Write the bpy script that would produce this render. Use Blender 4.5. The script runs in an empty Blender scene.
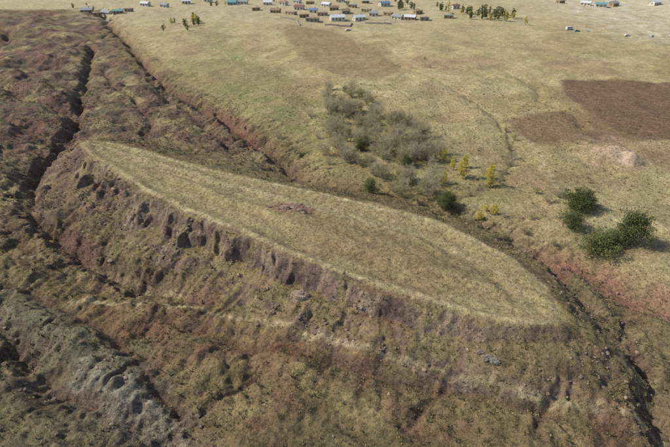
import bpy, bmesh, math, random, time
import numpy as np
from mathutils import Vector
random.seed(7); rng=np.random.default_rng(11)
scene=bpy.context.scene
# All positions are ground coordinates in metres (x east, y north).
def W(s): return [tuple(float(k) for k in p.split(',')) for p in s.split()]

def axis(breaks):
    out=[breaks[0][0]]
    for (a,sa),(b,sb) in zip(breaks[:-1],breaks[1:]):
        x=a
        while x<b:
            f=(x-a)/(b-a); x+=sa*(1-f)+sb*f
            if x<b: out.append(x)
    out.append(breaks[-1][0]); return np.array(out)
xs=axis([(-3200,160),(-900,30),(-420,2.2),(-200,0.8),(-110,0.36),(0,0.3),(80,0.32),(130,0.6),(250,1.2),(420,2.2),(900,30),(3200,160)])
ys=axis([(-2500,160),(-400,25),(0,4),(50,0.6),(62,0.3),(140,0.34),(210,0.56),(320,1.0),(500,1.8),(720,2.6),(1100,25),(4500,160)])
NX,NY=len(xs),len(ys)
X,Y=np.meshgrid(xs,ys); X=X.astype(np.float32); Y=Y.astype(np.float32)
CELL=np.maximum(np.gradient(xs)[None,:],np.gradient(ys)[:,None]*0.7).astype(np.float32)

def _h(ix,iy,seed):
    h=(ix.astype(np.uint32)*np.uint32(374761393)+iy.astype(np.uint32)*np.uint32(668265263)+np.uint32(seed*2246822519%4294967296))
    h=(h^(h>>np.uint32(13)))*np.uint32(1274126177)
    h=h^(h>>np.uint32(16))
    return (h&np.uint32(0xFFFF)).astype(np.float32)*np.float32(2*math.pi/65536)
def gn(x,y,seed=0):
    fx=np.floor(x); fy=np.floor(y); ix=fx.astype(np.int32); iy=fy.astype(np.int32)
    x=x-fx; y=y-fy
    u=x*x*x*(x*(x*6-15)+10); v=y*y*y*(y*(y*6-15)+10)
    def c(dx,dy):
        a=_h(ix+dx,iy+dy,seed); return np.cos(a)*(x-dx)+np.sin(a)*(y-dy)
    a=c(0,0)*(1-u)+c(1,0)*u; b=c(0,1)*(1-u)+c(1,1)*u
    return (a*(1-v)+b*v)*1.5
def fbm(x,y,sc,octv,seed,gain=0.5,ridge=False,cell=None):
    r=0;amp=1;tot=0
    for o in range(octv):
        s=sc/2**o
        n=gn(x/s+o*17.3,y/s-o*9.1,seed+o)
        if ridge: n=1-2*np.abs(n)
        if cell is not None: n=n*np.clip(s/(2.2*cell)-0.6,0,1)
        r=r+n*amp; tot+=amp; amp*=gain
    return r/tot
def ss(a,b,x):
    t=np.clip((x-a)/(b-a),0,1); return t*t*(3-2*t)
def pdist(pts,R,x=None,y=None):
    x=X if x is None else x; y=Y if y is None else y
    p=np.array(pts); d=np.full(x.shape,R,np.float32); s=np.zeros(x.shape,np.float32)
    m=(x>p[:,0].min()-R)&(x<p[:,0].max()+R)&(y>p[:,1].min()-R)&(y<p[:,1].max()+R)
    px=x[m];py=y[m];dd=d[m];sv=s[m];acc=0
    for i in range(len(p)-1):
        ax,ay=p[i];bx,by=p[i+1];L=math.hypot(bx-ax,by-ay)
        t=np.clip(((px-ax)*(bx-ax)+(py-ay)*(by-ay))/(L*L),0,1)
        q=np.hypot(px-ax-t*(bx-ax),py-ay-t*(by-ay))
        k=q<dd; dd[k]=q[k]; sv[k]=acc+t[k]*L; acc+=L
    d[m]=dd; s[m]=sv
    return d,s
def inside(pts,x=None,y=None):
    x=X if x is None else x; y=Y if y is None else y
    r=np.zeros(x.shape,bool); n=len(pts)
    for i in range(n):
        ax,ay=pts[i];bx,by=pts[(i+1)%n]
        if ay==by: continue
        r^=((ay>y)!=(by>y))&(x<(bx-ax)*(y-ay)/(by-ay)+ax)
    return r
def sdf(pts,R,x=None,y=None):
    d,_=pdist(list(pts)+[pts[0]],R,x,y); i=inside(pts,x,y)
    return np.where(i,-d,d)
WX=X+2.4*fbm(X,Y,14,4,901); WY=Y+2.4*fbm(X,Y,14,4,902)
WX=WX.astype(np.float32);WY=WY.astype(np.float32)

# ---------------------------------------------------------------- landmarks
rim_near=W("-94.5,181.7 -85.5,170.4 -74.1,160.3 -62.5,148.1 -52.5,138.7 -42.5,130.7 -34.9,125.5 -27.4,120.2 -18.7,113.7 -10.6,107.7 -3.6,102.6 3.5,98.6 9.6,94.5 14.3,92.3 19.5,89.9 24.4,87.2 29.7,84.6 34.8,82.7 40.6,81.8 45.8,82.1")
rim_far=W("49.4,85.5 49.5,90.4 48.8,95.8 46.9,102.4 43.7,108.8 39.9,114.3 35.6,120.3 29.2,126.7 21.6,132.5 13.3,136.7 4.5,140.6 -4.6,145.3 -14.2,149.5 -26.0,155.4 -38.6,161.7 -52.2,169.2 -67.2,178.4 -80.8,186.2 -91.9,190.4")
far_gully=W("-241,576 -205,503 -171,441 -142,385 -115,332 -92,293 -73,269 -58,249 -45,229 -35,213 -27,202 -19,187 -14,174 -6,165 3,161 13,156")
back_gully=W("13,156 34,148 44,139 53,127 57,117 59,106 59,93 61,86 64,81 64,74 61,66 58,56")
left_gully=W("-179,402 -160,348 -137,283 -121,237 -114,203 -111,180 -105,161 -95,146 -81,132 -68,121 -54,113 -42,107 -25,99")
low_gully=W("-90,99 -77,91 -65,83 -55,76 -49,72 -40,68 -33,64 -29,59 -25,51")
right_channel=W("74,234 73,209 69,187 59,168 45,157 31,152")
bad_poly=W("-1189,590 -235,562 -120,348 -60,255 -20,194 -13,171 13,158 34,149 53,129 63,114 76,105 89,94 104,66 48,6 -80,6")
rim=rim_near+rim_far
sd=sdf(rim,70); dn,sn=pdist(rim_near,70); df,_=pdist(rim_far,70)
dtot,stot=pdist(rim+[rim[0]],70)
near=ss(-6,6,df-dn)
Ln=sum(math.dist(rim_near[i],rim_near[i+1]) for i in range(len(rim_near)-1))
tn=sn/Ln
R=1-ss(-8,14,sdf(bad_poly,40,WX,WY))
damp=ss(3,35,sd)
ax=np.array([29.0,86.0])-np.array([-85.5,170.4]); ax/=np.linalg.norm(ax); bx=np.array([-ax[1],ax[0]])
A=X*ax[0]+Y*ax[1]; B=X*bx[0]+Y*bx[1]
Aw=A+3*gn(X/20,Y/20,5); Bw=B+3*gn(X/20,Y/20,6)

Z=np.zeros_like(X)
far=ss(260,600,Y)
Z+=R*damp*(2.8*fbm(X,Y,60,3,21,cell=CELL))+ (1-R)*(3.0*fbm(X,Y,100,3,22)*(ss(0,60,sd)))
Z+=(1-R)*(1-.5*far)*1.7*fbm(WX,WY,34,4,23,ridge=True,cell=CELL)*ss(5,40,sd)
rid=fbm(WX,WY,30,6,31,gain=.5,ridge=True,cell=CELL)
Z+=R*damp*2.4*(rid-.3)
Z-=R*damp*1.7*np.clip(fbm(WX,WY,22,5,36,gain=.52,ridge=True,cell=CELL),-.2,1)
Z+=R*damp*1.3*fbm(Aw/3.6,Bw,8,5,41,gain=.55,cell=CELL)
Z+=(.2+.8*R)*(0.42*fbm(X,Y,5,3,51,gain=.6,cell=CELL))*ss(-2,6,sd)
Z+=(.25+.75*R)*0.25*fbm(X,Y,1.6,2,55,gain=.7,cell=CELL)
hill=sdf(W("-837,562 -259,525 -170,402 -120,265 -110,198 -104,154 -130,135 -275,154"),60,WX,WY)
hm=1-ss(-30,8,hill)
Z+=hm*(1.5+4.2*fbm(WX,WY,44,6,61,ridge=True,gain=.48,cell=CELL))
Z+=2*ss(0,500,Y-300)*far*(1+gn(X/160,Y/160,77))
gr,_=pdist(W("-101,110 -80,99 -63,89 -49,78 -42,72"),40,WX,WY)
Z+=1.7*(1-ss(0,17,gr))*(1+.35*fbm(X,Y,9,5,71,ridge=True,gain=.5))
gr2,_=pdist(W("-43,101 -24,95 -1,86 23,75 50,68 65,63"),40,WX,WY)
Z+=2.1*(1-ss(0,5,gr2))*(.7+.6*gn(A/14,B/14,72))
gr3,_=pdist(W("-40,86 -16,81 9,72 34,65 53,60"),40,WX,WY)
Z+=1.5*(1-ss(0,6,gr3))*(.6+.8*gn(A/14,B/14,73))
# formation
stw=stot+2.4*gn(X/8,Y/8,84)+1.0*gn(X/3.4,Y/3.4,85)
fA=1-2.4*np.abs(gn(stw/18,sd*.03,83)); fB=1-2.4*np.abs(gn(stw/8,sd*.06+5,86)); fC=1-2.2*np.abs(gn(stw/3.2,sd*.12+9,87)); fD=fbm(X,Y,2.4,3,88,gain=.6,cell=CELL)
kcl=ss(-.05,.1,tn)*(1-.3*ss(.55,.72,tn))*(1-.6*ss(.86,.96,tn))
wid=2.8+4.0*np.exp(-((tn-.27)/.17)**2)+1.0*gn(stot/18,stot*0+.5,89)
steep=near*np.clip(kcl,.15,1)
depthf=ss(-3,9,sd)
se=sd+1.0*fbm(X,Y,11,2,90)-steep*((.25+2.3*depthf)*fA+(.25+1.9*depthf)*fB+(.45+.7*depthf)*fC+.9*fD)-(1-near)*.8*fB
H=8.4-1.2*(1-near)
cw=np.clip(np.where(near>.5,wid,5.5),2.6,8)
top=.2+.48*steep
sl=np.clip((se+.2)/(cw+.2),0,1); sl=sl-.05*np.sin(sl*2*np.pi*2+3*gn(stot/15,sd*0,93))*steep
prof=1-top*sl-(1-top)*ss(cw*.6,cw+13+5*(1-near),se)
prof=np.where(sd>45,0,prof)
lift=near*(1-kcl)*.55*(1-ss(5,42,sd))*ss(.5,.9,tn)
prof=np.maximum(prof,0)+(1-np.clip(prof,0,1))*lift
inner=np.clip(-sd,0,40)
mid=ss(0,22,inner)
plate=H+0.9*mid+ .5*fbm(X,Y,16,4,91)*ss(0,6,inner)
axl,_=pdist(W("-90,184 -64,169 -40,154 -23,145 -10,137 7,129 23,120"),12,WX,WY)
plate+=1.1*(1-ss(0,4,axl))*(1-.6*tn)
lip=np.exp(-((inner-1.4)/1.4)**2)*.6*near
plate+=lip*(sd<0)
plate-=1.0*np.exp(-((inner-8)/4)**2)
plate+=.22*np.sin(inner*2*np.pi/5.5+2*gn(X/18,Y/18,94))*ss(2,6,inner)
Z+=plate*prof
Z+=.5*fbm(Aw/2,Bw,3,3,96,gain=.6,cell=CELL)*(sd<0)*ss(.35,.6,tn+.1*gn(X/9,Y/9,97))
Z-=.8*steep*(1-ss(-.5,4,np.abs(sd-3)))*fbm(X,Y,3,3,98,ridge=True,gain=.6,cell=CELL)
ox,oy=-12.2,132.9
outc=1-ss(1,6,np.hypot((X-ox)*.6,(Y-oy)*1.2)+1.2*fbm(X,Y,3,2,95))
Z+=.9*outc*(1+.5*fbm(X,Y,2,2,99))
def carve(pts,depth,w,seed,taper0=0,taper1=0,p=.9,rill=.9):
    global Z
    d,s=pdist(pts,w*3+14,WX,WY)
    L=sum(math.dist(pts[i],pts[i+1]) for i in range(len(pts)-1))
    wv=w*(1+.45*gn(s/13,s*0+seed*.37,seed+7))
    d2=d+wv*.35*fbm(X,Y,7,4,seed,ridge=True,gain=.5,cell=CELL)
    k=1.0
    if taper0: k=k*ss(0,taper0,s)
    if taper1: k=k*ss(0,taper1,L-s)
    m=np.clip(1-d2/wv,0,1)**p
    m2=1-ss(0,w*2.8,d)
    rl=np.clip(1-3.2*np.abs(gn((s+2*gn(X/6,Y/6,seed+3))/7,d/22,seed+4)),0,1)+.4*np.clip(1-3*np.abs(gn((s+1*gn(X/3,Y/3,seed+3))/3.2,d/10,seed+5)),0,1)
    env=ss(1,w*.8,d)*(1-ss(w*1.2,w*3+8,d))
    Z=Z-depth*(m*.72+m2*.28*(.8+.4*gn(s/20,s*0,seed+9)))*k*(.75+.5*np.clip(gn(s/16,s*0+4,seed+8)+.5,0,1))-rill*rl*env*k*ss(0,6,sd)
    return m*k,m2*k
g1,g1b=carve(far_gully,6.5,5.5,101,0,40)
g2,g2b=carve(back_gully,5.5,6,102,25,0,rill=.6)
g3,g3b=carve(left_gully,6.5,4.6,103,20,35)
g4,g4b=carve(low_gully,6.0,5.5,104)
g5,g5b=carve(right_channel,1.2,2.4,105,10,10,rill=.2)
redl,_=pdist(W("61,120 68,115 73,107 80,98 91,84"),40,WX,WY)
Z-=2.4*np.clip(1-redl/7,0,1)**.7
g6=np.clip(1-redl/7,0,1)
g7,g7b=carve(W("-287,354 -177,274 -176,315 -188,385 -185,472"),3.0,4.0,106)
g8,g8b=carve(W("-114,129 -91,124 -73,114 -58,110 -38,101"),2.6,3.2,107)
g9,g9b=carve(W("-167,198 -137,187 -126,198 -115,209"),2.5,3.5,108,rill=.8)
g10,g10b=carve(W("-50,101 -30,91 -7,84 17,74 35,68 54,62"),2.6,3,109,10,0,rill=.6)
g11,g11b=carve(W("30,354 46,322 59,296 69,265 74,234"),1.1,3,110,20,0,rill=.15)
g12,g12b=carve(W("100,330 112,290 104,262 112,236 108,210"),1.3,3.5,112,20,10,rill=.15)
gx=np.zeros_like(X)
for i,(s,dp,wd) in enumerate([("-275,470 -240,395 -218,335 -188,292 -158,262 -132,250 -118,232",3.8,4.6),("-260,300 -212,268 -172,246 -142,222 -116,206",3.2,4),("-150,345 -126,296 -102,266 -88,242 -82,218 -88,196",3.2,3.6),("-112,318 -94,283 -76,256 -62,236 -50,214 -40,196",2.6,3.2),("-190,160 -150,165 -128,160 -108,158",2.6,3.4),("-120,148 -100,138 -86,126",2.4,2.6),("-82,152 -84,140 -80,131",2.4,2.6),("-62,140 -66,130 -64,119",2.4,2.4),("-44,124 -50,117 -50,111",2.2,2.2),("-20,108 -26,101 -30,93",2,2.2),("6,92 0,84 -4,74",1.9,2),("26,80 20,72 12,64",1.9,2),("44,78 42,70 36,62",1.9,2),("-100,108 -84,112 -70,104 -56,96 -46,86 -38,78 -30,70",2.8,3),("-10,82 -22,74 -30,66",1.9,2),("70,100 66,90 64,82",1.8,2.2),("82,92 76,84 68,76",2.0,2.4)]):
    a,_b=carve(W(s),dp,wd,130+11*i,8,0,rill=.6); gx=np.maximum(gx,a)
gall=np.clip(g1+g2+g3+g4+g7+g8*.6+g9+.6*gx,0,1); gallb=np.clip(g1b+g2b+g3b+g4b+g7b,0,1)
Z+=gallb*.6*fbm(X,Y,4,4,111,ridge=True,gain=.6,cell=CELL)
Z+=R*damp*.4*(fbm(WX,WY,9,5,121,ridge=True,gain=.6,cell=CELL))
mounds=[(110,187,9,2.6),(111,182,6,2),(103,192,12,2.2),(111,198,8,1.5)]
for mx,my,r,h in mounds:
    q=np.hypot(X-mx,Y-my)+2.5*fbm(X,Y,6,3,131); Z+=h*(1-ss(0,r,q))
plough1=W("129,302 159,304 196,289 224,274 171,198 138,207 127,206 123,223 121,249 122,274")
plough2=W("78,229 99,240 120,240 123,223 127,206 109,203 92,202 79,202")
Z=Z.astype(np.float32)
dzx=np.gradient(Z,xs,axis=1); dzy=np.gradient(Z,ys,axis=0); slope=np.hypot(dzx,dzy)
# ---------------------------------------------------------------- colour
def col(r,g,b): 
    f=lambda c:(c/255/12.92 if c/255<=.04045 else ((c/255+.055)/1.055)**2.4)
    return np.array([f(r),f(g),f(b)],np.float32)
C=np.zeros(X.shape+(3,),np.float32)
def mix(m,c):
    global C
    m=np.clip(m,0,1)[...,None]; C=C*(1-m)+c*m
n1=fbm(X,Y,30,4,201,cell=CELL);n2=fbm(X,Y,9,4,202,gain=.6,cell=CELL);n3=fbm(X,Y,2.5,3,203,gain=.7,cell=CELL)
ns=fbm(Aw/4,Bw,6,4,204,gain=.6,cell=CELL)
nh=fbm(X/5,Y,14,4,205,gain=.6,cell=CELL)
C[:]=col(176,158,112)
mix(ss(-.2,.5,nh),col(188,171,126)); mix(ss(.1,.5,n1)*.6,col(154,139,95)); mix(ss(.1,.5,n2)*.5,col(160,137,98)); mix(ss(.05,.35,fbm(WX,WY,70,4,206))*.6,col(154,136,92)); mix(ss(.05,.3,fbm(WX,WY,45,4,207))*.5,col(164,136,102)); mix(ss(.1,.3,fbm(WX,WY,26,4,208))*.45,col(144,127,90))
mix(ss(350,620,Y)*.5,col(194,178,140))  # paler with distance: far haze painted into the ground colour
olive=sdf(W("-122,354 -49,354 -3,274 44,209 61,154 65,129 45,144 12,158 -17,183 -59,252"),50,WX,WY)
mix((1-ss(-14,10,olive))*(.5+.6*n2),col(138,126,82))
mix(R,col(126,108,77))
mix(R*ss(0,.45,n1+.4*n2),col(150,132,90)); mix(R*ss(.05,.5,ns),col(154,136,94)); mix(R*ss(.05,.5,-ns)*.8,col(100,82,64))
mix(R*ss(.08,.36,fbm(X,Y,22,4,211,gain=.6,cell=CELL))*.8,col(120,88,73))
mix(R*ss(.08,.36,fbm(X,Y,18,4,214,gain=.6,cell=CELL))*.6,col(109,104,73))
purple=sdf(W("-855,576 -233,543 -135,354 -72,257 -26,198 -27,176 -66,198 -102,211 -104,198 -74,154 -88,147 -105,129 -227,119"),50,WX,WY)
pm=1-ss(-12,8,purple)
mix(pm*(.62+.7*n2),col(128,102,86)); mix(pm*ss(.0,.28,fbm(WX,WY,20,4,212,cell=CELL)),col(160,142,102)); mix(pm*ss(.02,.28,fbm(WX,WY,24,5,213,gain=.6,cell=CELL))*.75,col(120,88,80)); mix(pm*ss(.1,.3,fbm(WX,WY,12,4,216,cell=CELL))*.8,col(94,78,70)); mix(pm*ss(.1,.3,fbm(WX,WY,17,4,217,cell=CELL))*.6,col(124,116,86))
gg=sdf(W("-178,124 -84,105 -66,99 -47,86 -32,73 -26,60 -19,41 -92,41"),50,WX,WY)
gm=1-ss(-10,6,gg)
mix(gm*(.7+.6*n2),col(114,105,82)); mix(gm*ss(.05,.35,n1+.5*n2)*.7,col(94,80,64)); mix(gm*ss(.08,.3,fbm(WX,WY,14,4,218))*.6,col(140,127,92))
mix((1-ss(0,12,gr+9*n2+5*n3))*.7,col(122,117,92))
pale,_=pdist(W("-49,77 -38,71 -31,65 -27,59"),30,WX,WY); mix((1-ss(0,7,pale+9*n2))*.65,col(160,154,134))
bottom=sdf(W("-122,71 -33,62 -1,71 65,62 43,26 -75,26"),60,WX,WY)
mix((1-ss(-15,15,bottom))*.35,col(99,86,60))
redz=sdf(W("-69,105 -32,99 -1,86 17,76 -1,76 -33,84 -59,94"),50,WX,WY)
mix((1-ss(-6,6,redz))*(.35+1.2*n2),col(118,84,67))
rslope=sdf(W("60,101 74,87 82,71 65,47 59,62 58,81"),50,WX,WY)
mix((1-ss(-6,8,rslope))*.6,col(132,118,88))
mix(ss(.3,.9,g10)*.6,col(98,74,60)); mix(ss(.2,.9,gx)*.5,col(104,79,67))
pin=1-ss(-1.0,.6,sd+.6*n3)
mix(pin,col(158,140,98)); mix(pin*ss(-.1,.4,ns)*.7,col(170,152,108)); mix(pin*ss(0,.4,n2)*.5,col(142,121,85)); mix(pin*ss(.05,.35,fbm(WX,WY,13,4,215))*.55,col(137,113,84))
mix(pin*(.5+.5*np.sin(inner*2*np.pi/5.5+2*gn(X/18,Y/18,94)))*.28,col(184,167,124))
ctr=sdf(W("-13,135 18,123 35,107 37,94 15,100 -9,118"),50,WX,WY)
mix(pin*(1-ss(-7,7,ctr))*(.55+.9*n3),col(133,112,80))
mix(outc*1.2,col(144,112,97))
mix(pin*(1-ss(0,1.8,axl))*.55,col(182,166,126))
apr=(1-ss(2,20,sd))*near*(sd>0)
mix(apr*(.45+n2),col(140,121,87))
st=ss(.7,1.3,slope+.25*n3)
mix(st*(1-ss(300,420,Y))*.6,col(110,90,78))
cl=ss(.45,.85,slope+.2*n3)*near*(np.abs(sd-2.5)<11)*np.clip(kcl*1.6,0,1)
mix(cl,col(120,99,86)); mix(cl*ss(-.1,.3,fbm(stot/3,Z,4,3,221)),col(99,81,74)); mix(cl*ss(.05,.35,fbm(stot,Z/3,4,3,222))*.8,col(152,132,109)); mix(cl*ss(.12,.32,fbm(X,Y,7,3,223))*.65,col(146,128,92))
mix(gall*.5,col(110,85,73)); mix(ss(.5,1,g1)*.4,col(98,70,60))
mix(g6*(.8+n2),col(146,106,89)); rb=sdf(W("66,118 80,114 89,101 80,87 71,95 65,103"),30,WX,WY)
mix((1-ss(-5,4,rb))*(.35+1.2*n2),col(148,111,91))
rr=sdf(W("-67,265 -51,252 -31,216 -36,209 -56,237"),20,WX,WY); mix((1-ss(-3,3,rr))*.45,col(128,86,72))
FX,FY=(X+1.5*n2).astype(np.float32),(Y+2.5*n2).astype(np.float32)
def field(pts,c,c2,k=1.0,e=1.5,fur=0):
    m=1-ss(-e,e,sdf(pts,40,FX,FY)); mix(m*k,c); mix(m*k*ss(-.1,.4,nh),c2); mix(m*k*ss(.05,.4,n1),(c+c2)/2*1.12)
    if fur:
        q=(X*.35+Y*.94+.8*n1); f=.5+.5*np.sin(q*2*np.pi/3.6); mix(m*f*fur*(.6+.8*n2),c*.62)
    return m
field(plough1,col(122,97,76),col(134,108,84),.92,2.5,.6)
field(plough2,col(130,106,80),col(146,122,90),.85,4,.4)
field(W("-44,454 -30,477 8,441 28,385 42,313 23,304 0,308 -24,369"),col(150,130,92),col(142,120,84),.75,4)
field(W("122,198 178,209 151,169 127,171 117,183"),col(150,126,96),col(140,114,86),.65,4)
pk=sdf(W("102,209 118,215 122,198 114,178 101,176 94,183"),30,WX,WY); mix((1-ss(-3,4,pk))*(.4+1.3*n2),col(178,148,124))
for mx,my,r,h in mounds[:2]: mix((1-ss(2,r,np.hypot(X-mx,Y-my)+4*n2))*.5,col(198,172,150))
wh=sdf(W("270,753 480,753 302,385 238,413 221,550"),80,WX,WY); mix((1-ss(-25,25,wh))*(.5+n2),col(206,194,168))
vg=sdf(W("-338,700 -129,700 117,700 97,514 4,472 -59,503 -171,514 -235,514"),80,WX,WY); mix((1-ss(-20,20,vg))*(.5+n2),col(182,166,132))
gs=sdf(W("-104,441 -68,392 -56,354 -67,348 -85,385"),40,WX,WY); mix((1-ss(-14,14,gs))*(.5+1.2*n2),col(130,136,80))
gs=sdf(W("-60,300 -30,270 -6,236 -2,205 -16,205 -36,240 -66,285"),40,WX,WY); mix((1-ss(-12,12,gs))*(.35+1.2*n2),col(127,130,80))
TX,TY=(X+1.2*n2).astype(np.float32),(Y+1.2*n2).astype(np.float32)
def track(s,w,c,k):
    d,_=pdist(W(s),20,TX,TY); mix((1-ss(w*.3,w,d))*k*(.7+1.1*n3+.8*n2),c)
tr=col(192,174,134)
track("-68,104 -62,106 -53,105 -42,102 -32,99",1.3,tr,.8)
track("-32,99 -17,93 -1,86 11,80 23,75 35,70 49,67 62,63",1.0,tr,.5)
track("-86,170 -63,150 -43,132 -28,122 -11,110 4,100 14,94 25,89 35,84 43,83",1.2,tr,.45)
track("-87,178 -43,154 -10,135 1,130 23,120 38,106 44,94 45,85",1.0,tr,.4)
track("-80,184 -38,159 -11,148 7,139 29,127 44,109 49,96",.9,tr,.55)
track("-92,121 -77,124 -61,118 -39,107",1,tr,.4)
for t in ("-107,454 -58,421 -30,472 5,503 75,492 155,463 211,437 253,413","5,503 35,421 47,338 61,304 108,308 130,302","42,313 62,280 76,234","75,492 117,385 175,354 212,338","80,202 78,178 74,154"): track(t,1.9,tr,.5)
track("-164,492 -107,454 -54,315 -17,249 -2,198",1.5,tr,.3)
mix((np.clip(g5*1.2,0,1)),col(130,116,84)); mix(g11*.4,col(140,124,88)); mix(g12*.4,col(140,121,86))
C*=(1+.26*n3+.16*n2)[...,None]
C*=1.06
C=np.clip(C,.01,.8)

# ---------------------------------------------------------------- terrain mesh
def mesh_from(name,V,Fc,mats=[],mi=None,smooth=False):
    me=bpy.data.meshes.new(name); V=np.asarray(V,np.float32); Fc=np.asarray(Fc,np.int32)
    me.vertices.add(len(V)); me.vertices.foreach_set('co',V.ravel())
    me.loops.add(Fc.size); me.loops.foreach_set('vertex_index',Fc.ravel())
    me.polygons.add(len(Fc)); me.polygons.foreach_set('loop_start',np.arange(0,Fc.size,Fc.shape[1],dtype=np.int32))
    try: me.polygons.foreach_set('loop_total',np.full(len(Fc),Fc.shape[1],np.int32))
    except Exception: pass
    for m in mats: me.materials.append(m)
    if mi is not None: me.polygons.foreach_set('material_index',np.asarray(mi,np.int32))
    me.polygons.foreach_set('use_smooth',np.full(len(Fc),smooth))
    me.update(calc_edges=True); me.validate(); return me
def obj(name,me,loc=(0,0,0),rz=0,sc=(1,1,1),parent=None):
    o=bpy.data.objects.new(name,me); o.location=loc; o.rotation_euler=(0,0,rz); o.scale=sc
    scene.collection.objects.link(o)
    if parent: o.parent=parent
    return o
def newmat(name):
    m=bpy.data.materials.new(name); m.use_nodes=True; nt=m.node_tree; b=nt.nodes['Principled BSDF']
    b.inputs['Roughness'].default_value=.95; b.inputs['Specular IOR Level'].default_value=.12
    return m,nt,b
def N(nt,t,**k):
    n=nt.nodes.new(t)
    for a,v in k.items(): setattr(n,a,v)
    return n
gmat,nt,b=newmat("ground_earth")
at=N(nt,'ShaderNodeAttribute',attribute_name='Col'); tc=N(nt,'ShaderNodeTexCoord')
def noise(scale,det,rough=.6):
    n=N(nt,'ShaderNodeTexNoise'); n.inputs['Scale'].default_value=scale; n.inputs['Detail'].default_value=det; n.inputs['Roughness'].default_value=rough
    nt.links.new(tc.outputs['Object'],n.inputs['Vector']); return n
def mr(src,a,b2,c,d):
    m=N(nt,'ShaderNodeMapRange'); m.inputs[1].default_value=a;m.inputs[2].default_value=b2;m.inputs[3].default_value=c;m.inputs[4].default_value=d
    nt.links.new(src,m.inputs[0]); return m.outputs[0]
def mth(op,a,b2):
    m=N(nt,'ShaderNodeMath',operation=op)
    for i,s in enumerate((a,b2)):
        if isinstance(s,(int,float)): m.inputs[i].default_value=s
        else: nt.links.new(s,m.inputs[i])
    return m.outputs[0]
na=noise(1.1,5,.7); nb=noise(.28,4,.65); nc=noise(4,3,.7)
tuft=noise(1.5,2,.5); tuft2=noise(.55,5,.7)
fac=mth('MULTIPLY',mr(na.outputs[0],.3,.7,.62,1.38),mr(nb.outputs[0],.3,.7,.84,1.16))
fac=mth('MULTIPLY',fac,mr(nc.outputs[0],.3,.7,.74,1.26))
fac=mth('MULTIPLY',fac,mr(tuft.outputs[0],.56,.64,1.0,.6))
fac=mth('MULTIPLY',fac,mr(tuft2.outputs[0],.54,.66,1.0,.76))
vm=N(nt,'ShaderNodeVectorMath',operation='SCALE'); nt.links.new(at.outputs['Color'],vm.inputs[0]); nt.links.new(fac,vm.inputs['Scale'])
nt.links.new(vm.outputs[0],b.inputs['Base Color'])
hsum=mth('ADD',mth('MULTIPLY',na.outputs[0],.7),mth('MULTIPLY',nc.outputs[0],.22))
bp=N(nt,'ShaderNodeBump'); bp.inputs['Strength'].default_value=1.0; bp.inputs['Distance'].default_value=1.0
nt.links.new(hsum,bp.inputs['Height']); nt.links.new(bp.outputs[0],b.inputs['Normal'])
V=np.stack([X,Y,Z],-1).reshape(-1,3)
idx=np.arange(NX*NY,dtype=np.int32).reshape(NY,NX)
Q=np.stack([idx[:-1,:-1],idx[:-1,1:],idx[1:,1:],idx[1:,:-1]],-1).reshape(-1,4)
me=mesh_from("terrain",V,Q,[gmat],smooth=True)
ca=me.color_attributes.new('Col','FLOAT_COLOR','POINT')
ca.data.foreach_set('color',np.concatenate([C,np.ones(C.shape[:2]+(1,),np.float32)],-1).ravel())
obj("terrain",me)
def hz(x,y):
    x=np.atleast_1d(x).astype(float);y=np.atleast_1d(y).astype(float)
    i=np.clip(np.searchsorted(xs,x)-1,0,NX-2);j=np.clip(np.searchsorted(ys,y)-1,0,NY-2)
    fx=(x-xs[i])/(xs[i+1]-xs[i]);fy=(y-ys[j])/(ys[j+1]-ys[j])
    return (Z[j,i]*(1-fx)+Z[j,i+1]*fx)*(1-fy)+(Z[j+1,i]*(1-fx)+Z[j+1,i+1]*fx)*fy
def samp(Mk,x,y):
    i=np.clip(np.searchsorted(xs,x)-1,0,NX-2);j=np.clip(np.searchsorted(ys,y)-1,0,NY-2); return Mk[j,i]

# ---------------------------------------------------------------- rocks
def simple_mat(name,c,var=.25,scale=2.0,rough=.9,island=False,bump=0):
    m,nt,b=newmat(name); b.inputs['Roughness'].default_value=rough
    tc=N(nt,'ShaderNodeTexCoord'); n=N(nt,'ShaderNodeTexNoise'); n.inputs['Scale'].default_value=scale; n.inputs['Detail'].default_value=4
    nt.links.new(tc.outputs['Object'],n.inputs['Vector'])
    mr=N(nt,'ShaderNodeMapRange'); mr.inputs[1].default_value=.3;mr.inputs[2].default_value=.7;mr.inputs[3].default_value=1-var;mr.inputs[4].default_value=1+var
    nt.links.new(n.outputs[0],mr.inputs[0]); f=mr.outputs[0]
    if island:
        g=N(nt,'ShaderNodeNewGeometry'); m2=N(nt,'ShaderNodeMapRange'); m2.inputs[3].default_value=.65;m2.inputs[4].default_value=1.35
        nt.links.new(g.outputs['Random Per Island'],m2.inputs[0]); mm=N(nt,'ShaderNodeMath',operation='MULTIPLY'); nt.links.new(f,mm.inputs[0]);nt.links.new(m2.outputs[0],mm.inputs[1]); f=mm.outputs[0]
    vm=N(nt,'ShaderNodeVectorMath',operation='SCALE'); vm.inputs[0].default_value=tuple(float(k) for k in c); nt.links.new(f,vm.inputs['Scale'])
    nt.links.new(vm.outputs[0],b.inputs['Base Color'])
    if bump:
        bp=N(nt,'ShaderNodeBump'); bp.inputs['Distance'].default_value=bump; nt.links.new(n.outputs[0],bp.inputs['Height']); nt.links.new(bp.outputs[0],b.inputs['Normal'])
    return m
def ico(sub):
    bm=bmesh.new(); bmesh.ops.create_icosphere(bm,subdivisions=sub,radius=1)
    v=np.array([q.co[:] for q in bm.verts]); f=np.array([[a.index for a in q.verts] for q in bm.faces]); bm.free(); return v,f
iv,iff=ico(1); iv2,if2=ico(4)
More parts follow.
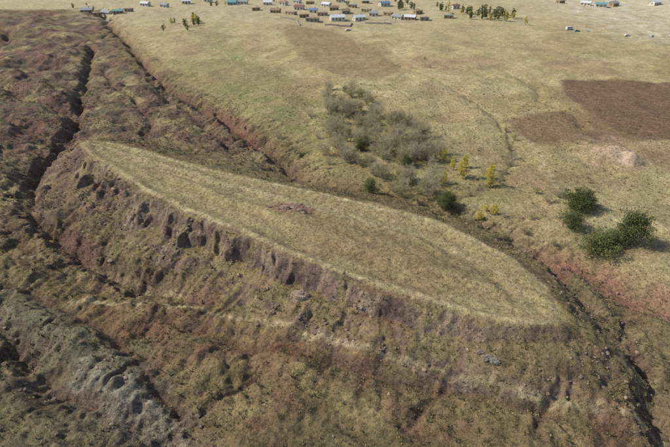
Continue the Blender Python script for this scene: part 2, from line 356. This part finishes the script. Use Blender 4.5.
def scatter(name,x,y,size,mat,flat=.6,base=iv,faces=iff,sink=.25,jit=.25):
    n=len(x); z=hz(x,y); k=len(base)
    V=base[None]*(1+rng.uniform(-jit,jit,(n,k,1)))*size[:,None,None]*rng.uniform(.6,1.3,(n,1,3))
    V[:,:,2]*=flat; a=rng.uniform(0,6.28,n)[:,None]
    vx=V[:,:,0]*np.cos(a)-V[:,:,1]*np.sin(a); vy=V[:,:,0]*np.sin(a)+V[:,:,1]*np.cos(a)
    V=np.stack([vx+x[:,None],vy+y[:,None],V[:,:,2]+(z+size*flat*(1-sink*2)*.5)[:,None]],-1).reshape(-1,3)
    Fc=(faces[None]+(np.arange(n)*k)[:,None,None]).reshape(-1,3)
    return obj(name,mesh_from(name,V,Fc,[mat]))
rockm=simple_mat("rock_brown",col(134,114,97),.3,.8,island=True,bump=.2)
rockg=simple_mat("rock_grey",col(126,116,102),.35,1.5,bump=.4)
def pick(n,wfun,box):
    xx=rng.uniform(box[0],box[1],n*8); yy=rng.uniform(box[2],box[3],n*8)
    w=wfun(xx,yy); k=rng.uniform(0,1,n*8)<w; return xx[k][:n],yy[k][:n]
rw=np.clip(.03*R*(sd>0)+.4*cl+.35*ss(1,9,sd)*(1-ss(9,18,sd))*near*(sd>0)+.25*gallb+.9*outc,0,1)
x,y=pick(10000,lambda a,b_:samp(rw,a,b_)*(gn(a/9,b_/9,301)>-.1),(-170,120,58,260))
scatter("scattered_rocks",x,y,np.minimum(rng.gamma(1.6,.1,len(x))+.08,.85),rockm)
def boulder(name,x,y,r,mat,fl=.7):
    sdn=int(abs(x*7+y)); vv=iv2.copy(); n=np.array([fbm(vv[:,0]*1+vv[:,2]*.7+x,vv[:,1]+vv[:,2]*.5+y,.9,5,sdn,gain=.6)]).T
    vv=vv*(1+.6*n); vv=np.round(vv*3)/3*.3+vv*.7; vv*=np.array([1.25,.85,fl])*r
    obj(name,mesh_from(name,vv,if2,[mat]),(x,y,hz(x,y)[0]+r*fl*.15),random.uniform(-.6,.6))
for (x,y),r in zip(W("-8,98 -9,97 30,76 31,75 29,78"),[1.8,.9,1.0,.9,.7]): boulder("boulder",x,y,r,rockg if x>0 else rockm)
for (x,y),r in zip(W("-14,132 -12,133 -10,131 -9,130 -15,131"),[.8,1.0,.8,.6,.6]): boulder("rock_outcrop",x,y,r,rockm,.6)

# ---------------------------------------------------------------- tufts
def tufts(name,x,y,size,mat,hgt=.7):
    n=len(x); z=hz(x,y); K=5
    a0=rng.uniform(0,6.28,n)
    P_=np.zeros((n,K*3,3))
    for k in range(K):
        a=a0+k*6.283/K+rng.uniform(-.4,.4,n); l=size*rng.uniform(.7,1.2,n)
        P_[:,k*3,0]=x+np.cos(a-.7)*l*.3;P_[:,k*3,1]=y+np.sin(a-.7)*l*.3;P_[:,k*3,2]=z-.05
        P_[:,k*3+1,0]=x+np.cos(a+.7)*l*.3;P_[:,k*3+1,1]=y+np.sin(a+.7)*l*.3;P_[:,k*3+1,2]=z-.05
        P_[:,k*3+2,0]=x+np.cos(a)*l*.75;P_[:,k*3+2,1]=y+np.sin(a)*l*.75;P_[:,k*3+2,2]=z+l*hgt
    Fc=np.arange(n*K*3).reshape(-1,3)
    return obj(name,mesh_from(name,P_.reshape(-1,3),Fc,[mat]))
tm=simple_mat("dry_grass",col(156,138,96),.25,.05,island=True); tm2=simple_mat("steppe_shrub",col(98,92,64),.3,.05,island=True)
x,y=pick(46000,lambda a,b_:.8*(gn(a/12,b_/12,311)>-.2)*(1-samp(cl,a,b_)),(-170,130,58,270))
tufts("dry_grass_tufts",x,y,rng.uniform(.15,.42,len(x)),tm)
x,y=pick(26000,lambda a,b_:(.25+.75*samp(R,a,b_))*(gn(a/16,b_/16,312)>-.15)*(samp(sd,a,b_)>1),(-190,150,58,290))
tufts("steppe_shrubs",x,y,rng.gamma(3,.09,len(x))+.12,tm2,.8)

# ---------------------------------------------------------------- trees
def leafmat(name,c1,c2):
    m,nt,b=newmat(name); g=N(nt,'ShaderNodeNewGeometry'); tc=N(nt,'ShaderNodeTexCoord'); n=N(nt,'ShaderNodeTexNoise'); n.inputs['Scale'].default_value=.6
    nt.links.new(tc.outputs['Object'],n.inputs['Vector'])
    ad=N(nt,'ShaderNodeMath',operation='ADD'); nt.links.new(g.outputs['Random Per Island'],ad.inputs[0]); nt.links.new(n.outputs[0],ad.inputs[1])
    oi=N(nt,'ShaderNodeObjectInfo'); ad2=N(nt,'ShaderNodeMath',operation='ADD'); nt.links.new(ad.outputs[0],ad2.inputs[0]); nt.links.new(oi.outputs['Random'],ad2.inputs[1])
    r=N(nt,'ShaderNodeMapRange'); r.inputs[1].default_value=.6; r.inputs[2].default_value=2.2; nt.links.new(ad2.outputs[0],r.inputs[0])
    mx=N(nt,'ShaderNodeMix',data_type='RGBA'); nt.links.new(r.outputs[0],mx.inputs[0]); mx.inputs[6].default_value=(*map(float,c1),1); mx.inputs[7].default_value=(*map(float,c2),1)
    nt.links.new(mx.outputs[2],b.inputs['Base Color'])
    tl=N(nt,'ShaderNodeBsdfTranslucent'); nt.links.new(mx.outputs[2],tl.inputs[0]); ms=N(nt,'ShaderNodeMixShader'); ms.inputs[0].default_value=.3
    nt.links.new(b.outputs[0],ms.inputs[1]); nt.links.new(tl.outputs[0],ms.inputs[2]); nt.links.new(ms.outputs[0],nt.nodes['Material Output'].inputs[0]); return m
bark=simple_mat("bark",(.2,.17,.14),.3,3)
L_green=leafmat("leaf_green",col(98,103,64),col(134,137,88))
L_olive=leafmat("leaf_olive",col(132,126,84),col(168,157,106))
L_yel=leafmat("leaf_yellow",col(186,170,74),col(220,202,96))
L_grey=leafmat("leaf_grey",col(158,147,120),col(192,179,148))
L_dark=leafmat("leaf_dark",col(84,93,58),col(116,122,74))
def tree_mesh(name,h,w,lm,nl=1800,ls=.28,base=.15,shape='round',twig=0,stems=1):
    V=[];Fq=[];mi=[]
    def tube(p0,p1,r0,r1):
        p0=np.array(p0);p1=np.array(p1);d=p1-p0;d=d/np.linalg.norm(d); a=np.cross(d,[.3,.9,.1]);a/=np.linalg.norm(a);c=np.cross(d,a); s=len(V)
        for p,r in((p0,r0),(p1,r1)):
            for k in range(5): V.append(p+r*(a*math.cos(k*1.2566)+c*math.sin(k*1.2566)))
        for k in range(5): Fq.append([s+k,s+(k+1)%5,s+5+(k+1)%5,s+5+k]); mi.append(0)
    tips=[]
    for st in range(stems):
        x0,y0=(rng.uniform(-.15,.15,2)*w if stems>1 else (0,0)); p=np.array([x0,y0,-.3]); r=.028*h/stems**.4
        lean=rng.uniform(-.12,.12,2)+(np.array([x0,y0])/w*1.2 if stems>1 else 0)
        for k in range(5):
            q=p+np.array([lean[0]*h/5+rng.uniform(-.1,.1),lean[1]*h/5+rng.uniform(-.1,.1),h*.17]); tube(p,q,r,r*.72); r*=.72; p=q
            for _ in range(3):
                an=rng.uniform(0,6.28); l=(w*.42 if shape=='round' else w*.4)*rng.uniform(.6,1.05)
                e=p+np.array([math.cos(an)*l,math.sin(an)*l,l*rng.uniform(.3,.9)]); mid_=(p+e)/2+np.array([0,0,-.1*l]); tube(p,mid_,r*.6,r*.4); tube(mid_,e,r*.4,r*.12); tips.append(e); tips.append(mid_)
    if twig:
        T=np.array(tips); c=T[rng.integers(0,len(T),twig)]+rng.normal(0,.25,(twig,3))
        dd=rng.normal(0,1,(twig,3)); dd[:,2]=np.abs(dd[:,2])*1.3+.5; dd[:,:2]+=c[:,:2]/w*1.5; dd/=np.linalg.norm(dd,axis=1)[:,None]
        l=rng.uniform(.5,1.5,twig)[:,None]*h*.12; sdv=np.cross(dd,rng.normal(0,1,(twig,3))); sdv/=np.linalg.norm(sdv,axis=1)[:,None]; sdv*=.035
        s=len(V); pts=np.stack([c-sdv,c+sdv,c+dd*l+sdv*.3,c+dd*l-sdv*.3],1).reshape(-1,3); V.extend(pts); 
        for k in range(twig): Fq.append([s+4*k,s+4*k+1,s+4*k+2,s+4*k+3]); mi.append(1)
    nc_=max(10,int(nl/60)); cc=[]
    while len(cc)<nc_:
        q=rng.uniform(-1,1,3); rr_=np.linalg.norm(q)
        if rr_>1 or rr_<.35: continue
        zz=(q[2]+1)/2; 
        if shape=='tall': sc_=w/2*(math.sin(math.pi*min(1,zz*.85+.15))**.7)
        else: sc_=w/2*(.74+.45*math.sin(q[0]*4+q[1]*3))
        cc.append([q[0]*sc_,q[1]*sc_,h*(base+(1-base)*zz)])
    cc=np.array(cc); cr=rng.uniform(.4,1.2,nc_)*w*.09
    ci=rng.integers(0,nc_,nl); c=cc[ci]+rng.normal(0,1,(nl,3))*cr[ci][:,None]*np.array([1,1,.75]); c[:,2]=np.maximum(c[:,2],.15)
    a=rng.normal(0,1,(nl,3));a/=np.linalg.norm(a,axis=1)[:,None]; b2=np.cross(a,rng.normal(0,1,(nl,3)));b2/=np.linalg.norm(b2,axis=1)[:,None]
    sz=ls*rng.uniform(.6,1.3,nl)[:,None]*.5; s=len(V)
    V.extend(np.stack([c-a*sz,c-b2*sz*.6,c+a*sz,c+b2*sz*.6],1).reshape(-1,3))
    for k in range(nl): Fq.append([s+4*k,s+4*k+1,s+4*k+2,s+4*k+3]); mi.append(2)
    return mesh_from(name,V,Fq,[bark,L_grey,lm],mi)
willow=[tree_mesh("willow_a",7,6,L_grey,500,.24,.1,'round',1200,3),tree_mesh("willow_b",6,5.5,L_olive,1000,.25,.08,'round',800,3),tree_mesh("willow_c",7.5,6.5,L_grey,300,.24,.1,'round',1500,4),tree_mesh("willow_d",5,5,L_olive,1500,.25,.05,'round',400,2)]
gtree=[tree_mesh("green_a",8,8,L_dark,9000,.34,.02),tree_mesh("green_b",7,8,L_green,9000,.32,.02,stems=2),tree_mesh("green_c",7.5,8.5,L_dark,8000,.34,.02,stems=3)]
poplar=[tree_mesh("poplar_a",8,3.4,L_yel,2600,.27,.1,'tall'),tree_mesh("poplar_b",7,3.0,L_yel,2200,.27,.1,'tall')]
vt=[tree_mesh("vt_a",9,6,L_green,1400,.6,.1),tree_mesh("vt_b",9,4,L_yel,900,.6,.1,'tall'),tree_mesh("vt_c",10,6,L_dark,1400,.6,.1)]
def put(name,me,x,y,s=1,sw=None):
    sw=sw or s
    obj(name,me,(x,y,hz(x,y)[0]),rng.uniform(0,6.28),(sw,sw,s))
for (x,y),k,s,sw in zip(W("76,145 70,134 72,121 83,126 78,125 80,149 36,151"),[0,2,1,2,1,1,1],[.9,.75,.95,1.4,.7,.6,.95],[1.25,.9,1.2,1.2,.8,.7,.8]): put("broadleaf_tree",gtree[k],x,y,s,sw)
for i,((x,y),s) in enumerate(zip(W("45,169 41,184 53,163 48,178 43,176 55,169 38,166 57,176"),[1.1,.85,1.1,.85,.7,.75,.6,.5])): put("yellow_poplar_tree",poplar[i%2],x,y,s)
for (x,y),s in zip(W("45,143 50,145 48,147"),[.5,.55,.35]): put("yellow_shrub",poplar[1],x,y,s,s*1.6)
poly=W("-8,277 3,283 24,246 38,209 42,185 37,161 30,152 15,158 6,183 -5,190 -2,226")
pa=np.array(poly); cnt=0
while cnt<145:
    x=rng.uniform(pa[:,0].min(),pa[:,0].max());y=rng.uniform(pa[:,1].min(),pa[:,1].max())
    if not inside(poly,np.array([x]),np.array([y]))[0]: continue
    if gn(np.array([x/14]),np.array([y/14]),401)[0]<-.3: continue
    s=rng.uniform(.4,1.0); k=rng.choice([0,1,2,3],p=[.26,.3,.22,.22])
    obj("willow_tree",willow[k],(x,y,hz(x,y)[0]),rng.uniform(0,6.28),(s*1.05,s*1.05,s)); cnt+=1
for i,(x,y) in enumerate(W("26,180 30,187 20,160 12,157 31,161 23,171 10,198 -1,257 -4,265")): put("willow_tree",[willow[3],gtree[1]][i%3==0],x,y,rng.uniform(.5,.85))
for x,y in W("74,217 74,206 70,198 70,189 66,182 61,173 57,165 -2,234 -7,209 45,157 32,198 58,327 58,348 74,154 69,151 67,157 -2,183 -12,234 50,133 42,142 27,153 -16,196 -24,212 60,140 40,150 52,142 56,133 62,126"): put("willow_shrub",willow[rng.integers(0,4)],x,y,rng.uniform(.28,.55))
for x0,x1,y0,y1,n,s in [(-145,-118,444,515,13,.8),(103,115,513,583,8,.8),(60,82,560,629,8,.9),(-135,-100,575,615,4,.7),(-280,-245,569,620,3,.6),(6,15,560,600,3,.7),(-80,-40,600,640,4,.7)]:
    for i in range(n): put("village_tree",vt[rng.choice([0,1,2],p=[.45,.25,.3])],rng.uniform(x0,x1),rng.uniform(y0,y1),rng.uniform(.6,1.1)*s)
for i in range(34):
    t=i/33; put("village_tree",vt[rng.choice([0,1,2],p=[.45,.25,.3])],118+t*48+rng.uniform(-3,3),530-t*18+rng.uniform(-28,28),rng.uniform(.55,.95))

# ---------------------------------------------------------------- houses
wallm={k:simple_mat("wall_"+k,col(*c),.12,.8) for k,c in dict(white=(196,190,176),mud=(154,134,106),stone=(144,136,124),pink=(180,156,138),blue=(136,164,168)).items()}
roofm={k:simple_mat("roof_"+k,col(*c),.12,.8,.55) for k,c in dict(white=(200,200,198),red=(132,98,86),teal=(110,150,148),blue=(112,132,156),rust=(142,118,98),earth=(162,142,112),grey=(146,146,146)).items()}
glass=simple_mat("window_glass",(.03,.04,.05),.1,1,.2); doorm=simple_mat("door_wood",(.12,.07,.04),.2,2)
def box(V,Fq,x0,x1,y0,y1,z0,z1):
    s=len(V); V+= [(x0,y0,z0),(x1,y0,z0),(x1,y1,z0),(x0,y1,z0),(x0,y0,z1),(x1,y0,z1),(x1,y1,z1),(x0,y1,z1)]
    Fq+= [[s,s+3,s+2,s+1],[s+4,s+5,s+6,s+7],[s,s+1,s+5,s+4],[s+1,s+2,s+6,s+5],[s+2,s+3,s+7,s+6],[s+3,s,s+4,s+7]]
def house(x,y,w,d,h,rk,wk,flat=False):
    z=hz(x,y)[0]; e=bpy.data.objects.new("village_house",None); scene.collection.objects.link(e); e.location=(x,y,z-.1); e.rotation_euler=(0,0,rng.uniform(-.6,.6))
    a,c=w/2,d/2; V=[];Q_=[]; box(V,Q_,-a,a,-c,c,-1,h); obj("walls",mesh_from("walls",V,Q_,[wallm[wk]]),parent=e)
    V=[];Q_=[]
    if flat:
        box(V,Q_,-a-.3,a+.3,-c-.3,c+.3,h+.003,h+.35)
    else:
        rh=d*.28; o=.45; t=.18
        V=[(-a-o,-c-o,h-.1),(a+o,-c-o,h-.1),(a+o,0,h+rh),(-a-o,0,h+rh),(-a-o,c+o,h-.1),(a+o,c+o,h-.1)]; V+=[(p[0],p[1],p[2]+t) for p in V]
        Q_=[[0,3,2,1],[3,4,5,2],[6,7,8,9],[9,8,11,10],[0,1,7,6],[4,10,11,5],[0,6,9,3],[3,9,10,4],[1,2,8,7],[2,5,11,8]]
        gv=[(-a+.01,-c,h),(-a+.01,c,h),(-a+.01,0,h+rh-.05),(a-.01,-c,h),(a-.01,c,h),(a-.01,0,h+rh-.05)]
        obj("gables",mesh_from("gables",gv,[[0,2,1],[3,4,5]],[wallm[wk]]),parent=e)
    obj("roof",mesh_from("roof",V,Q_,[roofm[rk]]),parent=e)
    V=[];Q_=[]; nw=max(2,int(w/3))
    for i in range(nw):
        wx=-a+w*(i+.5)/nw
        if i!=nw//2: box(V,Q_,wx-.55,wx+.55,-c-.04,-c+.02,1,2.2)
        box(V,Q_,wx-.5,wx+.5,c-.02,c+.04,1,2.2)
    box(V,Q_,-a-.04,-a+.02,-.5,.5,1,2.1); box(V,Q_,a-.02,a+.04,-.5,.5,1,2.1)
    obj("windows",mesh_from("windows",V,Q_,[glass]),parent=e)
    V=[];Q_=[];wx=-a+w*(nw//2+.5)/nw; box(V,Q_,wx-.5,wx+.5,-c-.06,-c+.02,-.2,2.1); obj("door",mesh_from("door",V,Q_,[doorm]),parent=e)
    V=[];Q_=[];box(V,Q_,a*.4-.3,a*.4+.3,.3,.9,h,h+(d*.28 if not flat else 0)+1.0); obj("chimney",mesh_from("chimney",V,Q_,[wallm['stone']]),parent=e)
HP=W("-242,548 -230,542 -223,548 -207,536 -201,548 -198,590 -176,582 -159,605 -110,605 -100,613 -80,568 -73,613 -58,548 -55,605 -42,536 -36,568 -29,518 -20,496 -21,548 -12,530 -9,590 2,506 -1,562 10,542 22,512 18,582 31,555 37,536 52,597 51,536 58,518 69,512 80,542 81,506 121,568 104,512 265,597 274,582 291,590 244,613 334,590 -139,621 -27,613 -42,629 6,629 33,621 -146,692 -80,702 -6,702 78,683")
HS=[(11,6,'grey','mud',0),(8,5,'earth','mud',1),(11,6,'grey','white',0),(9,5,'teal','mud',0),(7,5,'rust','stone',1),(9,6,'white','white',0),(8,5,'grey','white',0),(9,6,'white','white',0),(9,6,'teal','blue',0),(11,6,'grey','white',0),(8,5,'earth','mud',1),(9,6,'white','white',0),(9,6,'rust','mud',0),(8,6,'rust','white',0),(10,6,'earth','pink',1),(9,7,'red','white',0),(9,6,'earth','mud',1),(11,6,'rust','stone',1),(8,5,'blue','white',0),(10,6,'earth','pink',1),(9,6,'white','white',0),(13,7,'white','white',0),(9,5,'rust','mud',0),(8,6,'rust','stone',0),(11,6,'white','white',0),(8,5,'grey','mud',1),(9,5,'earth','mud',1),(9,6,'grey','white',0),(11,6,'blue','white',0),(8,5,'earth','mud',1),(10,6,'grey','white',0),(10,6,'white','mud',0),(8,5,'rust','mud',1),(8,5,'earth','stone',1),(8,5,'red','white',0),(8,5,'grey','mud',1),(10,6,'white','white',0),(11,6,'teal','white',0),(9,6,'grey','mud',0),(9,5,'earth','mud',1),(11,6,'white','white',0),(8,5,'rust','white',0),(8,5,'earth','mud',1),(8,5,'grey','white',0),(9,6,'red','white',0),(8,5,'white','mud',0),(9,6,'white','white',0),(9,6,'teal','white',0),(9,6,'grey','mud',0),(9,6,'red','white',0)]
for (x,y),(w,d,rk,wk,f_) in zip(HP,HS): house(x,y,w,d,2.8,rk,wk,bool(f_))
def wall(s):
    pts=W(s)
    for p,q in zip(pts[:-1],pts[1:]):
        a=np.array(p);b2=np.array(q); L=np.linalg.norm(b2-a); an=math.atan2(b2[1]-a[1],b2[0]-a[0]); V=[];Q_=[]; n=max(2,int(L/3)); 
        for i in range(n):
            c=a+(b2-a)*(i+.5)/n; z=hz(*c)[0]; box(V,Q_,(i*L/n),((i+1)*L/n-.003),-.25,.25,z-.6,z+1.1+.1*(i%2))
        obj("stone_wall",mesh_from("stone_wall",V,Q_,[wallm['stone']]),(a[0],a[1],0),an)
for s in ("-50,512 -35,501 -30,475","-9,480 13,475 15,496","27,496 50,490","-237,524 -207,518"): wall(s)

# ---------------------------------------------------------------- vehicles
tyre=simple_mat("tyre",(.02,.02,.02),.1,2)
def vehicle(name,x,y,L,Wd,Hh,prof_,win,mat,rz):
    e=bpy.data.objects.new(name,None); scene.collection.objects.link(e); e.location=(x,y,hz(x,y)[0]+.05); e.rotation_euler=(0,0,rz)
    def extr(nm,pr,w0,m):
        n=len(pr); bm=bmesh.new(); A_=[bm.verts.new((p[0]*L,-w0,p[1]*Hh)) for p in pr];B_=[bm.verts.new((p[0]*L,w0,p[1]*Hh)) for p in pr]
        bm.faces.new(A_);bm.faces.new(B_[::-1])
        for i in range(n): bm.faces.new([A_[i],B_[i],B_[(i+1)%n],A_[(i+1)%n]])
        bmesh.ops.recalc_face_normals(bm,faces=bm.faces); bmesh.ops.bevel(bm,geom=bm.edges[:],offset=.05,segments=1,affect='EDGES')
        me=bpy.data.meshes.new(nm);bm.to_mesh(me);bm.free();me.materials.append(m);obj(nm,me,parent=e)
    extr("body",prof_,Wd/2,mat); extr("windows",win,Wd/2+.02,glass)
    for i,(wx,wy) in enumerate([(-.3,-1),(-.3,1),(.32,-1),(.32,1)]):
        bm=bmesh.new(); bmesh.ops.create_cone(bm,cap_ends=True,segments=14,radius1=.36,radius2=.36,depth=.24); me=bpy.data.meshes.new("wheel");bm.to_mesh(me);bm.free();me.materials.append(tyre)
        o=obj("wheel_%d"%(i+1),me,(wx*L,wy*(Wd/2-.08),.33),parent=e); o.rotation_euler=(math.pi/2,0,0)
carp=[(-.5,.2),(.5,.2),(.5,.5),(.46,.58),(.22,.64),(.08,.98),(-.32,1),(-.46,.66),(-.5,.6)]; carw=[(.17,.66),(.06,.93),(-.3,.94),(-.42,.68)]
vanp=[(-.5,.15),(.5,.15),(.5,.45),(.42,.6),(.34,.98),(-.49,1)]; vanw=[(.38,.6),(.32,.88),(-.44,.88),(-.44,.6)]
paint={k:simple_mat("paint_"+k,c,.05,.5,.35) for k,c in dict(white=(.6,.6,.59),teal=(.14,.3,.32),silver=(.36,.36,.38)).items()}
for (x,y),t,c,rz in zip(W("197,465 200,456 209,456 231,434 248,430 11,461"),'vccccc',['white','teal','silver','white','silver','white'],[.3,.1,1.2,0,.7,.3]):
    if t=='v': vehicle("minibus",x,y,6.0,2.1,2.5,vanp,vanw,paint[c],rz)
    else: vehicle("parked_car",x,y,4.4,1.8,1.5,carp,carw,paint[c],rz)

# ---------------------------------------------------------------- light & camera
az=math.radians(-84); el=math.radians(43)
tos=(math.sin(az)*math.cos(el),math.cos(az)*math.cos(el),math.sin(el))
sl_=bpy.data.lights.new("sun",'SUN'); sl_.energy=4.2; sl_.angle=math.radians(.5); sl_.color=(1,.96,.89)
so=bpy.data.objects.new("sun",sl_); scene.collection.objects.link(so)
so.rotation_euler=Vector(tos).to_track_quat('Z','Y').to_euler()
w=bpy.data.worlds.new("World"); scene.world=w; w.use_nodes=True; bg=w.node_tree.nodes['Background']
sk=w.node_tree.nodes.new('ShaderNodeTexSky'); sk.sky_type='NISHITA'; sk.sun_disc=False; sk.sun_elevation=el; sk.sun_rotation=az
w.node_tree.links.new(sk.outputs[0],bg.inputs[0]); bg.inputs[1].default_value=.15
cd=bpy.data.cameras.new("camera"); cd.sensor_width=36; cd.lens=28.26; cd.clip_end=10000
co=bpy.data.objects.new("camera",cd); scene.collection.objects.link(co); co.location=(0,0,80); co.rotation_euler=(math.radians(60),0,0); scene.camera=co
scene.view_settings.view_transform='Standard'; scene.view_settings.look='None'; scene.view_settings.exposure=0
